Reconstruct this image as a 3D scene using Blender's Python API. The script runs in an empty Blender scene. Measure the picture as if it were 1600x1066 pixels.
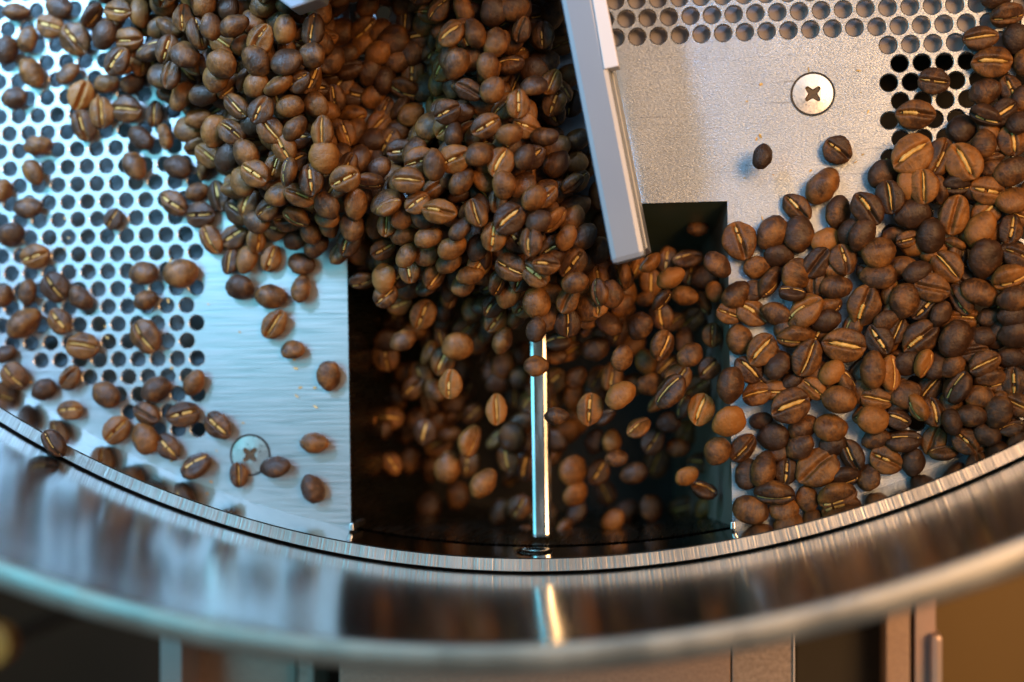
import bpy, bmesh, math, random
import numpy as np
from mathutils import Vector, Matrix, noise
from mathutils.geometry import delaunay_2d_cdt
random.seed(7)
S = bpy.context.scene
COL = S.collection
U = 0.006                      # metres per hole pitch; every length below is in pitches (6 mm)
R = math.radians

# ---------------------------------------------------------------- camera
F_PX = 2453.2
CAM = Vector((8.995, -38.037, 73.748))
def Rm(a, b, c):
    return Matrix.Rotation(c, 3, 'Z') @ Matrix.Rotation(b, 3, 'Y') @ Matrix.Rotation(a, 3, 'X')
CR = Rm(0.0016, 0.1366, -0.0154)
cam_d = bpy.data.cameras.new('camera'); cam = bpy.data.objects.new('camera', cam_d); COL.objects.link(cam)
cam.matrix_world = Matrix.Translation(CAM * U) @ CR.to_4x4()
cam_d.sensor_width = 36; cam_d.lens = F_PX / 1600 * 36
cam_d.clip_start = 0.01; cam_d.clip_end = 50
cam_d.dof.use_dof = True
cam_d.dof.focus_distance = 0.427
cam_d.dof.aperture_fstop = 4.8
S.camera = cam
def at(px, py, z=0.0):
    """point on the horizontal plane z that the photograph shows at pixel px, py (pitches)"""
    d = CR @ Vector(((px - 800) / F_PX, -(py - 533) / F_PX, -1))
    return CAM + d * ((z - CAM.z) / d.z)

# ---------------------------------------------------------------- light
S.view_settings.view_transform = 'Standard'; S.view_settings.look = 'None'
S.view_settings.exposure = -0.12; S.view_settings.gamma = 1.0
w = bpy.data.worlds.new('World'); S.world = w; w.use_nodes = True
w.node_tree.nodes['Background'].inputs[0].default_value = (0.28, 0.27, 0.24, 1)
w.node_tree.nodes['Background'].inputs[1].default_value = 0.28
def area(name, loc, aim, size, power, colr, sy=None):
    l = bpy.data.lights.new(name, 'AREA'); o = bpy.data.objects.new(name, l); COL.objects.link(o)
    l.energy = power; l.color = colr; l.size = size
    if sy: l.shape = 'RECTANGLE'; l.size_y = sy
    o.location = loc
    o.rotation_euler = (Vector(aim) - Vector(loc)).to_track_quat('-Z', 'Y').to_euler()
    return o
def soft(o, deg): o.data.spread = R(deg)
soft(area('window_light', (-0.80, 0.00, 0.85), (-0.34, -0.16, 0), 0.75, 1.7, (0.16, 0.76, 1.0)), 80)
soft(area('cool_lamp', (-0.50, 0.42, 0.70), (-0.20, -0.05, 0), 0.20, 1.35, (0.36, 0.62, 1.0)), 25)
soft(area('plate_fill_light', (0.26, 0.30, 1.00), (0.12, -0.10, 0), 0.70, 0.42, (0.70, 0.84, 1.0)), 70)  # added fill light, mirrored in the right plate to neutralise its tint
soft(area('warm_lamp', (0.46, -0.06, 0.70), (0.17, -0.19, 0), 0.34, 1.22, (1.0, 0.51, 0.19)), 60)

# ---------------------------------------------------------------- materials
def mat(name):
    m = bpy.data.materials.new(name); m.use_nodes = True
    nt = m.node_tree; b = nt.nodes['Principled BSDF']
    return m, nt, b
def N(nt, t, **k):
    n = nt.nodes.new(t)
    for a, v in k.items():
        if a.startswith('i_'):
            key = a[2:]
            n.inputs[int(key) if key.isdigit() else key].default_value = v
        else: setattr(n, a, v)
    return n
def ramp(nt, stops, src):
    r = nt.nodes.new('ShaderNodeValToRGB'); e = r.color_ramp.elements
    e[0].position, e[0].color = stops[0][0], (*stops[0][1], 1)
    e[1].position, e[1].color = stops[-1][0], (*stops[-1][1], 1)
    for p, c in stops[1:-1]:
        x = e.new(p); x.color = (*c, 1)
    nt.links.new(src, r.inputs[0]); return r.outputs[0]
def metal(name, col, rough, streak=(1, 1, 1), sscale=900, bump=0.15, col2=None, rvar=0.12, polar=False, aniso=0.0, blot=40, scratch=0.0, rot=0.0):
    m, nt, b = mat(name); L = nt.links
    tc = N(nt, 'ShaderNodeTexCoord')
    mp = N(nt, 'ShaderNodeMapping'); mp.inputs['Scale'].default_value = streak; mp.inputs['Rotation'].default_value = (0, 0, rot)
    if polar:      # grain across the rim: use the angle round the tray's axis
        sx = N(nt, 'ShaderNodeSeparateXYZ'); L.new(tc.outputs['Object'], sx.inputs[0])
        at2 = N(nt, 'ShaderNodeMath', operation='ARCTAN2'); L.new(sx.outputs[1], at2.inputs[0]); L.new(sx.outputs[0], at2.inputs[1])
        cx = N(nt, 'ShaderNodeCombineXYZ'); L.new(at2.outputs[0], cx.inputs[0]); L.new(sx.outputs[2], cx.inputs[2])
        vl = N(nt, 'ShaderNodeVectorMath', operation='LENGTH'); 
        c2 = N(nt, 'ShaderNodeCombineXYZ'); L.new(sx.outputs[0], c2.inputs[0]); L.new(sx.outputs[1], c2.inputs[1]); L.new(c2.outputs[0], vl.inputs[0])
        L.new(vl.outputs['Value'], cx.inputs[1])
        L.new(cx.outputs[0], mp.inputs[0])
    else:
        L.new(tc.outputs['Object'], mp.inputs[0])
    n1 = N(nt, 'ShaderNodeTexNoise'); n1.inputs['Scale'].default_value = sscale; n1.inputs['Detail'].default_value = 4
    L.new(mp.outputs[0], n1.inputs[0])
    n2 = N(nt, 'ShaderNodeTexNoise'); n2.inputs['Scale'].default_value = blot; n2.inputs['Detail'].default_value = 5
    L.new(tc.outputs['Object'], n2.inputs[0])
    c2_ = col2 or tuple(c * 0.75 for c in col)
    mix = N(nt, 'ShaderNodeMix', data_type='RGBA'); mix.inputs[6].default_value = (*col, 1); mix.inputs[7].default_value = (*c2_, 1)
    ad = N(nt, 'ShaderNodeMath', operation='MULTIPLY'); L.new(n1.outputs[0], ad.inputs[0]); L.new(n2.outputs[0], ad.inputs[1])
    mr = N(nt, 'ShaderNodeMapRange'); mr.inputs[1].default_value = 0.12; mr.inputs[2].default_value = 0.42; L.new(ad.outputs[0], mr.inputs[0])
    L.new(mr.outputs[0], mix.inputs[0]); last = mix.outputs[2]
    if scratch:
        for ang, sc, lo_ in ((0.45, 5, .66), (-0.9, 7, .70), (0.05, 6, .68)):
            m3 = N(nt, 'ShaderNodeMapping'); m3.inputs['Rotation'].default_value = (0, 0, ang); m3.inputs['Scale'].default_value = (sc, sc * 55, 1)
            L.new(tc.outputs['Object'], m3.inputs[0])
            n3 = N(nt, 'ShaderNodeTexNoise'); n3.inputs['Scale'].default_value = 4; n3.inputs['Detail'].default_value = 3; L.new(m3.outputs[0], n3.inputs[0])
            r3 = N(nt, 'ShaderNodeMapRange'); r3.inputs[1].default_value = lo_; r3.inputs[2].default_value = lo_ + .03; r3.inputs[3].default_value = 0; r3.inputs[4].default_value = scratch
            L.new(n3.outputs[0], r3.inputs[0])
            x3 = N(nt, 'ShaderNodeMix', data_type='RGBA'); L.new(r3.outputs[0], x3.inputs[0]); L.new(last, x3.inputs[6]); x3.inputs[7].default_value = (*[c * .35 for c in col], 1)
            last = x3.outputs[2]
    L.new(last, b.inputs['Base Color'])
    m2 = N(nt, 'ShaderNodeMapRange'); m2.inputs[3].default_value = rough - rvar; m2.inputs[4].default_value = rough + rvar
    m2.inputs[1].default_value = .3; m2.inputs[2].default_value = .7
    L.new(n1.outputs[0], m2.inputs[0]); L.new(m2.outputs[0], b.inputs['Roughness'])
    b.inputs['Metallic'].default_value = 1
    bp = N(nt, 'ShaderNodeBump'); bp.inputs['Strength'].default_value = bump; bp.inputs['Distance'].default_value = 0.0002
    L.new(n1.outputs[0], bp.inputs['Height']); L.new(bp.outputs[0], b.inputs['Normal'])
    return m
M = {}
M['plate_r'] = metal('plate steel, fine grained', (0.38, 0.435, 0.50), 0.40, (0.7, 2.6, 1), 1900, 0.65, scratch=.5, rot=-1.1)
M['plate_l'] = metal('plate steel, brushed', (0.50, 0.52, 0.52), 0.42, (0.10, 2.2, 1), 600, 0.20, (0.50, 0.52, 0.52), rvar=.07, scratch=.25, rot=.06)
M['hole_edge'] = metal('punched steel', (0.66, 0.66, 0.65), 0.28, bump=0.05)
M['rim_top'] = metal('sawn rim edge', (0.74, 0.72, 0.70), 0.42, (150, 0.8, 1), 9, 0.8, (0.42, 0.40, 0.38))
M['pan_wall'] = metal('pan wall steel', (0.50, 0.50, 0.47), 0.12, (1, 1, 1), 500, 0.04, rvar=.03)
M['rim_top'] = metal('sawn rim edge', (0.72, 0.70, 0.68), 0.42, (420, 6, 1), 1.0, 0.7, (0.36, 0.34, 0.32), polar=True)
M['wall'] = metal('polished wall steel', (0.37, 0.39, 0.38), 0.17, (14, 1, 2), 1.0, 0.002, (0.34, 0.36, 0.35), rvar=0.02, polar=True)
M['lip'] = metal('rolled lip steel', (0.74, 0.76, 0.74), 0.42, (30, 1, 1), 1.0, 0.1, polar=True)
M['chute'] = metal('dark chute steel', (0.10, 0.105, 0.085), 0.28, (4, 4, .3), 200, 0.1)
M['bar'] = metal('divider steel', (0.72, 0.74, 0.74), 0.22, (1, .1, 1), 500, 0.1)
M['screw'] = metal('screw steel', (0.72, 0.70, 0.66), 0.32, sscale=1500, bump=0.1, col2=(0.66, 0.64, 0.60), rvar=.06, blot=300)
def paint(name, col, rough=0.5, col2=None, scale=60, bump=0.0, metallic=0.0):
    m, nt, b = mat(name); L = nt.links
    tc = N(nt, 'ShaderNodeTexCoord'); n = N(nt, 'ShaderNodeTexNoise'); n.inputs['Scale'].default_value = scale; n.inputs['Detail'].default_value = 6
    L.new(tc.outputs['Object'], n.inputs[0])
    L.new(ramp(nt, [(.3, col), (.7, col2 or tuple(c * .7 for c in col))], n.outputs[0]), b.inputs['Base Color'])
    b.inputs['Roughness'].default_value = rough; b.inputs['Metallic'].default_value = metallic
    if bump:
        bp = N(nt, 'ShaderNodeBump'); bp.inputs['Strength'].default_value = bump; bp.inputs['Distance'].default_value = 0.0003
        L.new(n.outputs[0], bp.inputs['Height']); L.new(bp.outputs[0], b.inputs['Normal'])
    return m
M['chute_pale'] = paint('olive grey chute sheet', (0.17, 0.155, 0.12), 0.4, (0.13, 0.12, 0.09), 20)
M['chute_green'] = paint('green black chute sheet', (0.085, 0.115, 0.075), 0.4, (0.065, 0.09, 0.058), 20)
M['air'] = paint('air box sheet', (0.10, 0.15, 0.17), 0.5, (0.05, 0.08, 0.09), 60)  # teal of the light under the left holes mixed into this colour
M['strip'] = paint('grey under strip', (0.30, 0.29, 0.31), 0.7, (0.26, 0.25, 0.27), 60)
M['arm'] = paint('satin blue grey bar', (0.27, 0.31, 0.37), 0.42, (0.24, 0.28, 0.35), 30, metallic=.25)
M['arm_cap'] = paint('white nylon', (0.80, 0.74, 0.72), 0.35, (0.75, 0.70, 0.69), 50)
M['recess'] = paint('dark brassy cross recess', (0.10, 0.055, 0.015), 0.5, (0.04, 0.022, 0.008), 900)  # dark brassy brown over the whole cross recess
M['body'] = paint('brown grey machine panel', (0.46, 0.34, 0.28), 0.45, (0.36, 0.26, 0.22), 900, 0.3, .3)
M['body_pale'] = paint('pale machine panel', (0.50, 0.40, 0.35), 0.45, (0.33, 0.26, 0.22), 700, 0.3, .3)
M['body_dark'] = paint('dark brown panel', (0.05, 0.035, 0.022), 0.5, (0.03, 0.02, 0.014), 50)
M['upright'] = paint('pinkish grey upright', (0.55, 0.38, 0.36), 0.4, (0.42, 0.36, 0.36), 50, metallic=.3)
M['amber'] = paint('amber cabinet', (0.17, 0.110, 0.028), 0.5, (0.12, 0.074, 0.018), 6)
M['orange'] = paint('orange seat', (0.75, 0.25, 0.03), 0.5, (0.6, 0.2, 0.02), 20)
M['floor'] = paint('brown floor', (0.16, 0.040, 0.010), 0.8, (0.09, 0.022, 0.006), 4)
M['black'] = paint('black box', (0.02, 0.018, 0.014), 0.6)

def bean_material(name, dark, mid, light):
    m, nt, b = mat(name); L = nt.links
    tc = N(nt, 'ShaderNodeTexCoord'); oi = N(nt, 'ShaderNodeObjectInfo'); ge = N(nt, 'ShaderNodeNewGeometry')
    at_ = N(nt, 'ShaderNodeAttribute', attribute_name='tone', attribute_type='OBJECT')
    rs = N(nt, 'ShaderNodeMath', operation='ADD'); L.new(oi.outputs['Random'], rs.inputs[0]); L.new(ge.outputs['Random Per Island'], rs.inputs[1])
    fr = N(nt, 'ShaderNodeMath', operation='FRACT'); L.new(rs.outputs[0], fr.inputs[0])
    w4 = N(nt, 'ShaderNodeMath', operation='MULTIPLY'); w4.inputs[1].default_value = 31; L.new(fr.outputs[0], w4.inputs[0])
    n1 = N(nt, 'ShaderNodeTexNoise', noise_dimensions='4D'); n1.inputs['Scale'].default_value = 260; n1.inputs['Detail'].default_value = 5; n1.inputs['Roughness'].default_value = .65
    L.new(tc.outputs['Object'], n1.inputs['Vector']); L.new(w4.outputs[0], n1.inputs['W'])
    n2 = N(nt, 'ShaderNodeTexNoise', noise_dimensions='4D'); n2.inputs['Scale'].default_value = 1300; n2.inputs['Detail'].default_value = 5; n2.inputs['Roughness'].default_value = .7; n2.inputs['Distortion'].default_value = .6
    mp = N(nt, 'ShaderNodeMapping'); mp.inputs['Scale'].default_value = (1.3, .45, 1); L.new(tc.outputs['Object'], mp.inputs[0])
    L.new(mp.outputs[0], n2.inputs['Vector']); L.new(w4.outputs[0], n2.inputs['W'])
    # value driving the roast colour: random per bean + tone + noise
    a = N(nt, 'ShaderNodeMath', operation='MULTIPLY_ADD'); a.inputs[1].default_value = 0.22; a.inputs[2].default_value = 0.06; L.new(fr.outputs[0], a.inputs[0])
    c = N(nt, 'ShaderNodeMath', operation='MULTIPLY_ADD'); c.inputs[1].default_value = 0.85; L.new(n1.outputs[0], c.inputs[0]); L.new(a.outputs[0], c.inputs[2])
    d = N(nt, 'ShaderNodeMath', operation='ADD'); L.new(c.outputs[0], d.inputs[0]); L.new(at_.outputs['Fac'], d.inputs[1])
    e = N(nt, 'ShaderNodeMath', operation='MULTIPLY_ADD'); e.inputs[1].default_value = 0.32; L.new(n2.outputs[0], e.inputs[0]); L.new(d.outputs[0], e.inputs[2])
    colr = ramp(nt, [(.38, dark), (.72, mid), (1.0, light)], e.outputs[0])
    L.new(colr, b.inputs['Base Color'])
    mr = N(nt, 'ShaderNodeMapRange'); mr.inputs[1].default_value = .3; mr.inputs[2].default_value = .7; mr.inputs[3].default_value = .36; mr.inputs[4].default_value = .56
    L.new(n1.outputs[0], mr.inputs[0]); L.new(mr.outputs[0], b.inputs['Roughness'])
    b.inputs['Specular IOR Level'].default_value = 0.42
    b.inputs['Coat Weight'].default_value = 0.06; b.inputs['Coat Roughness'].default_value = 0.3
    s = N(nt, 'ShaderNodeMath', operation='MULTIPLY_ADD'); s.inputs[1].default_value = .45; L.new(n2.outputs[0], s.inputs[0]); L.new(n1.outputs[0], s.inputs[2])
    bp = N(nt, 'ShaderNodeBump'); bp.inputs['Strength'].default_value = .75; bp.inputs['Distance'].default_value = 0.0008
    L.new(s.outputs[0], bp.inputs['Height']); L.new(bp.outputs[0], b.inputs['Normal'])
    return m
M['bean'] = bean_material('roasted coffee', (0.0090, 0.0043, 0.0022), (0.047, 0.0185, 0.0056), (0.26, 0.100, 0.017))
def skin_material():
    m, nt, b = mat('silverskin'); L = nt.links
    tc = N(nt, 'ShaderNodeTexCoord'); oi = N(nt, 'ShaderNodeObjectInfo')
    n = N(nt, 'ShaderNodeTexNoise', noise_dimensions='4D'); n.inputs['Scale'].default_value = 450; n.inputs['Detail'].default_value = 4
    w4 = N(nt, 'ShaderNodeMath', operation='MULTIPLY'); w4.inputs[1].default_value = 17; L.new(oi.outputs['Random'], w4.inputs[0])
    L.new(tc.outputs['Object'], n.inputs['Vector']); L.new(w4.outputs[0], n.inputs['W'])
    L.new(ramp(nt, [(.25, (0.34, 0.18, 0.04)), (.5, (0.60, 0.37, 0.09)), (.75, (0.80, 0.58, 0.23))], n.outputs[0]), b.inputs['Base Color'])
    b.inputs['Roughness'].default_value = .5
    bp = N(nt, 'ShaderNodeBump'); bp.inputs['Strength'].default_value = .6; bp.inputs['Distance'].default_value = 0.0003
    L.new(n.outputs[0], bp.inputs['Height']); L.new(bp.outputs[0], b.inputs['Normal'])
    return m
M['skin'] = skin_material()

# ---------------------------------------------------------------- helpers
def mesh_from(name, verts, faces, m, smooth=True, scale=U):
    me = bpy.data.meshes.new(name)
    me.from_pydata([(x * scale, y * scale, z * scale) for x, y, z in verts], [], faces)
    me.materials.append(m)
    if smooth: me.polygons.foreach_set('use_smooth', [True] * len(me.polygons))
    me.update(); return me
def obj(name, me, parent=None, loc=None):
    o = bpy.data.objects.new(name, me); COL.objects.link(o)
    if parent: o.parent = parent
    if loc is not None: o.location = Vector(loc) * U
    return o
def thing(name, label, cat, loc=(0, 0, 0), group=None):
    o = bpy.data.objects.new(name, None); COL.objects.link(o); o.empty_display_size = .02
    o.location = Vector(loc) * U; o['label'] = label; o['category'] = cat
    if group: o['group'] = group
    return o
def rel(o, t):           # keep world position of a mesh built in tray coordinates under a thing standing elsewhere
    o.location = -t.location; return o
def box_mesh(name, m, pts, z0, z1, bevel=0.0):
    """prism over polygon pts (pitches) from z0 to z1"""
    bm = bmesh.new()
    lo = [bm.verts.new((p[0] * U, p[1] * U, z0 * U)) for p in pts]
    hi = [bm.verts.new((p[0] * U, p[1] * U, z1 * U)) for p in pts]
    n = len(pts)
    bm.faces.new(list(reversed(lo))); bm.faces.new(hi)
    for i in range(n): bm.faces.new((lo[i], lo[(i + 1) % n], hi[(i + 1) % n], hi[i]))
    bmesh.ops.recalc_face_normals(bm, faces=bm.faces)
    if bevel: bmesh.ops.bevel(bm, geom=bm.edges[:], offset=bevel * U, segments=2, affect='EDGES', profile=.6)
    me = bpy.data.meshes.new(name); bm.to_mesh(me); bm.free(); me.materials.append(m); return me
def lathe(name, m, prof, a0=0, a1=2 * math.pi, seg=360, smooth=True):
    """revolve profile [(r,z)] about the tray's axis"""
    full = abs(a1 - a0 - 2 * math.pi) < 1e-6
    cnt = seg if full else seg + 1
    v = []; f = []
    for i in range(cnt):
        a = a0 + (a1 - a0) * i / seg
        for r, z in prof: v.append((r * math.cos(a), r * math.sin(a), z))
    k = len(prof)
    for i in range(seg):
        j = (i + 1) % cnt
        for q in range(k - 1): f.append((i * k + q, j * k + q, j * k + q + 1, i * k + q + 1))
    me = mesh_from(name, v, f, m, smooth)
    return me
def sharp(me, ang=30):
    bm = bmesh.new(); bm.from_mesh(me)
    for e in bm.edges:
        if len(e.link_faces) == 2 and e.calc_face_angle(0) > R(ang): e.smooth = False
    bm.to_mesh(me); bm.free()

# ---------------------------------------------------------------- the tray
R1, H1, T1 = 47.483, 4.155, 0.622
R3, H3, R4 = 47.95, 22.15, 48.95
tray = thing('cooling_tray', 'round stainless steel cooling tray with perforated floor and polished wall', 'cooling tray')
XL = at(545, 600).x; XR = at(1141, 600).x; YT = at(1070, 316).y
XHL, XHR = -16.15, 16.0     # edges of the unperforated centre plate
aL = math.acos(XL / R1); aR = math.acos(XR / R1)   # chute meets the pan wall (lower half)
def floor_part(name, x0, x1, m, lat, hr, test):
    """a piece of the tray floor between x0 and x1 with punched holes at the lattice points that pass test"""
    ox, oy = lat; holes = []
    if lat[0] is not None:
        for i in range(-60, 80):
            for j in range(-70, 90):
                x = ox + j + (.5 if i % 2 else 0); y = oy - i * .8660254
                if x0 + hr + .05 < x < x1 - hr - .05 and test(x, y): holes.append((x, y))
    out = []
    def arc(xa, xb, sign, n):
        return [(x, sign * math.sqrt(max(0, R1 * R1 - x * x))) for x in [xa + (xb - xa) * t / n for t in range(n + 1)]]
    return holes, out, arc
def build_floor():
    HL = (-21.147, -32.2961); HR = (4.5056, -22.7128)
    regions = []
    def lat_pts(o, cond):
        r = []
        for i in range(-75, 60):
            for j in range(-60, 75):
                x = o[0] + j + (.5 if i % 2 else 0); y = o[1] - i * .8660254
                if -54 < y < -8 and math.hypot(x, y) < R1 - 1.6 and cond(x, y): r.append((x, y))
        return r
    top = -24.0
    xs = [(-R1 + .001, -16.15), (-16.15, 0), (0, 16.0), (16.0, R1 - .001)]
    left = lat_pts(HL, lambda x, y: x < -16.4 or (x < -.6 and y > top + .2 and x < -.6))
    right = lat_pts(HR, lambda x, y: x > 16.25 or (x > .3 and y > top + .2))
    def outline_left():
        # half disc x<0 : from (0,-R1) -> chute cut
        p = []
        a0 = math.atan2(-math.sqrt(R1 * R1 - XL * XL), XL); a1 = -1.5 * math.pi
        n = 160
        for k in range(n + 1):
            a = a0 + (a1 - a0) * k / n
            p.append((R1 * math.cos(a), R1 * math.sin(a)))
        p[-1] = (-.0, R1)
        p += [(0, YT), (XL, YT)]
        return p
    def outline_right():
        p = []
        a0 = math.atan2(-math.sqrt(R1 * R1 - XR * XR), XR); a1 = .5 * math.pi
        n = 160
        for k in range(n + 1):
            a = a0 + (a1 - a0) * k / n
            p.append((R1 * math.cos(a), R1 * math.sin(a)))
        p[-1] = (0, R1)
        p += [(0, YT), (XR, YT)]
        return p
    for nm, out, holes, hr, mt in (('perforated_floor', outline_left(), left, .355, M['plate_l']), ('perforated_floor', outline_right(), right, .385, M['plate_r'])):
        seg = 20; ch = .055
        V2 = [Vector(p) for p in out]; E = [(i, (i + 1) % len(out)) for i in range(len(out))]
        for hx, hy in holes:
            b0 = len(V2)
            for k in range(seg):
                a = 2 * math.pi * k / seg; V2.append(Vector((hx + (hr + ch) * math.cos(a), hy + (hr + ch) * math.sin(a))))
            E += [(b0 + k, b0 + (k + 1) % seg) for k in range(seg)]
        v, e, f, *_ = delaunay_2d_cdt(V2, E, [], 1, 1e-6)
        verts = [(p.x, p.y, 0) for p in v]; faces = []
        H = {}
        for hx, hy in holes: H.setdefault((int(hx // 2), int(hy // 2)), []).append((hx, hy))
        for t in f:
            a, b, c = (v[i] for i in t[:3])
            g = (a + b + c) / 3; ci, cj = int(g.x // 2), int(g.y // 2)
            if any(math.hypot(g.x - hx, g.y - hy) < (hr + ch) * .99 and all(math.hypot(q.x - hx, q.y - hy) < hr + ch + .001 for q in (a, b, c))
                   for di in (-1, 0, 1) for dj in (-1, 0, 1) for hx, hy in H.get((ci + di, cj + dj), ())): continue
            faces.append(tuple(t) if (b - a).cross(c - a) > 0 else tuple(reversed(t)))
        nflat = len(faces); rims = 0
        for hx, hy in holes:
            b0 = len(verts)
            for dr, dz in ((ch, 0), (ch * .35, -.02), (0, -.07), (0, -.25)):
                for k in range(seg):
                    a = 2 * math.pi * k / seg; verts.append((hx + (hr + dr) * math.cos(a), hy + (hr + dr) * math.sin(a), dz))
            for q in range(3):
                for k in range(seg):
                    k2 = (k + 1) % seg
                    faces.append((b0 + q * seg + k, b0 + q * seg + k2, b0 + (q + 1) * seg + k2, b0 + (q + 1) * seg + k))
        # outer skirt: thickness along the outline
        n = len(out); b0 = len(verts)
        for x, y in out: verts.append((x, y, 0))
        for x, y in out: verts.append((x, y, -.25))
        for k in range(n):
            k2 = (k + 1) % n; faces.append((b0 + k, b0 + n + k, b0 + n + k2, b0 + k2))
        me = mesh_from(nm, verts, faces, mt, False)
        me.materials.append(M['hole_edge'])
        mi = [0] * nflat + [1] * (len(faces) - nflat)
        me.polygons.foreach_set('material_index', mi); sm = [False] * nflat + [True] * (len(faces) - nflat - n) + [False] * n
        me.polygons.foreach_set('use_smooth', sm)
        obj(nm, me, tray)
build_floor()
# pan wall (inner low ring) and the tall outer wall
me = lathe('pan_wall', M['pan_wall'], [(R1, -1.2), (R1, H1 - .05), (R1 + .05, H1)], seg=720); sharp(me); obj('pan_wall', me, tray)
me = lathe('pan_rim', M['rim_top'], [(R1 + .05, H1), (R1 + T1 - .04, H1 + .003), (R1 + T1, H1 - .05), (R1 + T1, -1.2)], seg=720); sharp(me); obj('pan_rim', me, tray)
me = lathe('outer_wall', M['wall'], [(R1 + T1, -1.2), (48.20, -1.2), (48.20, 3)] + [(48.20 - .19 * t / 12, 3 + (H3 - 3.3) * t / 12) for t in range(1, 13)] + [(48.0, H3 - .2), (R3, H3 - .05)], seg=720); sharp(me); obj('outer_wall', me, tray)
me = lathe('rolled_lip', M['lip'], [(R3, H3 - .05), (R3 + .03, H3 + .04), (R3 + .10, H3 + .07), (R3 + .44, H3 + .07), (R3 + .47, H3 - .05), (R3 + .50, H3 - .05), (R3 + .53, H3 + .03), (R4 - .1, H3 + .0), (R4, H3 - .1), (R4, H3 - 1.2), (48.5, H3 - 1.4), (48.5, -2)], seg=720); sharp(me, 50); obj('rolled_lip', me, tray)
# dark air box under the floor
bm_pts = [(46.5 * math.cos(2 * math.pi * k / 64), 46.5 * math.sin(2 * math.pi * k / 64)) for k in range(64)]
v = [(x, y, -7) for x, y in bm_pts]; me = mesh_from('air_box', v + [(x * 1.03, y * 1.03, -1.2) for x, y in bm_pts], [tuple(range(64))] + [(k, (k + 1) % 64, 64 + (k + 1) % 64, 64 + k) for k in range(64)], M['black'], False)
# leave the chute's width free: the air box is two halves beside it
bm = bmesh.new(); bm.from_mesh(me)
for xx, sgn in ((XL - .3, 1), (XR + .3, -1)):
    pass
bm.free()
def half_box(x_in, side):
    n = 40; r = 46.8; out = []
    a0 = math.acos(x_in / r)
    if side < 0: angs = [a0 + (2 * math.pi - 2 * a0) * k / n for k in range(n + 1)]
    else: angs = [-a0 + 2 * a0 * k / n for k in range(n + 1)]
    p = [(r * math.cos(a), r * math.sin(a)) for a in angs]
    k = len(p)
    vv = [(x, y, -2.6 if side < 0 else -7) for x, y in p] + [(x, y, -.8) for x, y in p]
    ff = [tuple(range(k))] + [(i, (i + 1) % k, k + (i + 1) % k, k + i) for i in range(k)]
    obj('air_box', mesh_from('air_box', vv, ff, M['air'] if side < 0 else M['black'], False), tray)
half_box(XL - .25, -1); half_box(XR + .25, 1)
# grey sheet under the upper right holes
y_s = -24.75
obj('under_sheet', box_mesh('under_sheet', M['strip'], [(3.0, y_s), (27.5, y_s - .15), (27.5, -14), (3.0, -14)], -.95, -.7), tray)
# chute
def quadwall(name, a, b, z0, z1, m, th=.18, inward=1):
    a = Vector(a); b = Vector(b); d = (b - a).normalized(); n = Vector((-d.y, d.x)) * th * inward
    return obj(name, box_mesh(name, m, [a, b, b + n, a + n], z0, z1, .03), tray)
yb = -math.sqrt(R1 * R1 - XL * XL)
def slope(name, top_a, top_b, bot_a, bot_b, m):
    v = [(*top_a, -.26), (*top_b, -.26), (*bot_b, -16), (*bot_a, -16)]
    me = mesh_from(name, v, [(0, 1, 2, 3)], m, False); o = obj(name, me, tray)
    sd = o.modifiers.new('thickness', 'SOLIDIFY'); sd.thickness = .2 * U; sd.offset = 0
    return o
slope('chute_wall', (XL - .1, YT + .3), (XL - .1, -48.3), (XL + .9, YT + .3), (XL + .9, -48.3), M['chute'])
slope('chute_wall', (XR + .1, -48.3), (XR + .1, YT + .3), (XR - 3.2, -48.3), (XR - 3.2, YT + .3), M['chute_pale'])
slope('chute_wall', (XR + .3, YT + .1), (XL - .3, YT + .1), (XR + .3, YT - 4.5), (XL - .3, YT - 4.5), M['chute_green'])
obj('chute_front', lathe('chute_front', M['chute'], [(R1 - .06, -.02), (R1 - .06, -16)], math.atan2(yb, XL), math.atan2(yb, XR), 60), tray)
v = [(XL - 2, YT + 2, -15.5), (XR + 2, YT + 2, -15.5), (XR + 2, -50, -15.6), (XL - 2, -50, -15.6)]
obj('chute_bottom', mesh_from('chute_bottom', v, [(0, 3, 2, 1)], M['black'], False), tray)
# divider bar down the middle of the chute, its near end bolted to the pan wall
p0 = at(838, 330, -1.0); p1 = at(846, 856, -1.0)
bw = .40
obj('divider_bar', box_mesh('divider_bar', M['bar'], [(p0.x - bw, p0.y), (p1.x - bw, -47.2), (p1.x + bw, -47.2), (p0.x + bw, p0.y)], -2.2, -.9, .16), tray)
# corner tabs of the chute
for px, py in ((553, 812), (1145, 812)):
    c = at(px, py, 1.0); s = -1 if px < 800 else 1
    cy = -math.sqrt((R1 - .08) ** 2 - c.x ** 2)
    obj('corner_tab', box_mesh('corner_tab', M['bar'], [(c.x - .1, cy + .02), (c.x + .1, cy + .02), (c.x + .1, cy + .35), (c.x - .1, cy + .35)], -.9, 1.5, .04), tray)
# bolt head in the pan wall over the divider bar
v = []; f = []; n = 24
cxb = at(835, 862, 2).x
for rr, dd in ((.85, .0), (.8, .10), (.55, .12), (.5, .05), (.0, .05)):
    for k in range(n):
        a = 2 * math.pi * k / n; x = cxb + rr * math.cos(a); z = 2.0 + rr * math.sin(a)
        v.append((x, -math.sqrt(R1 * R1 - x * x) + dd, z))
for q in range(4):
    for k in range(n): f.append((q * n + k, q * n + (k + 1) % n, (q + 1) * n + (k + 1) % n, (q + 1) * n + k))
obj('bolt_head', mesh_from('bolt_head', v, f, M['chute']), tray)

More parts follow.
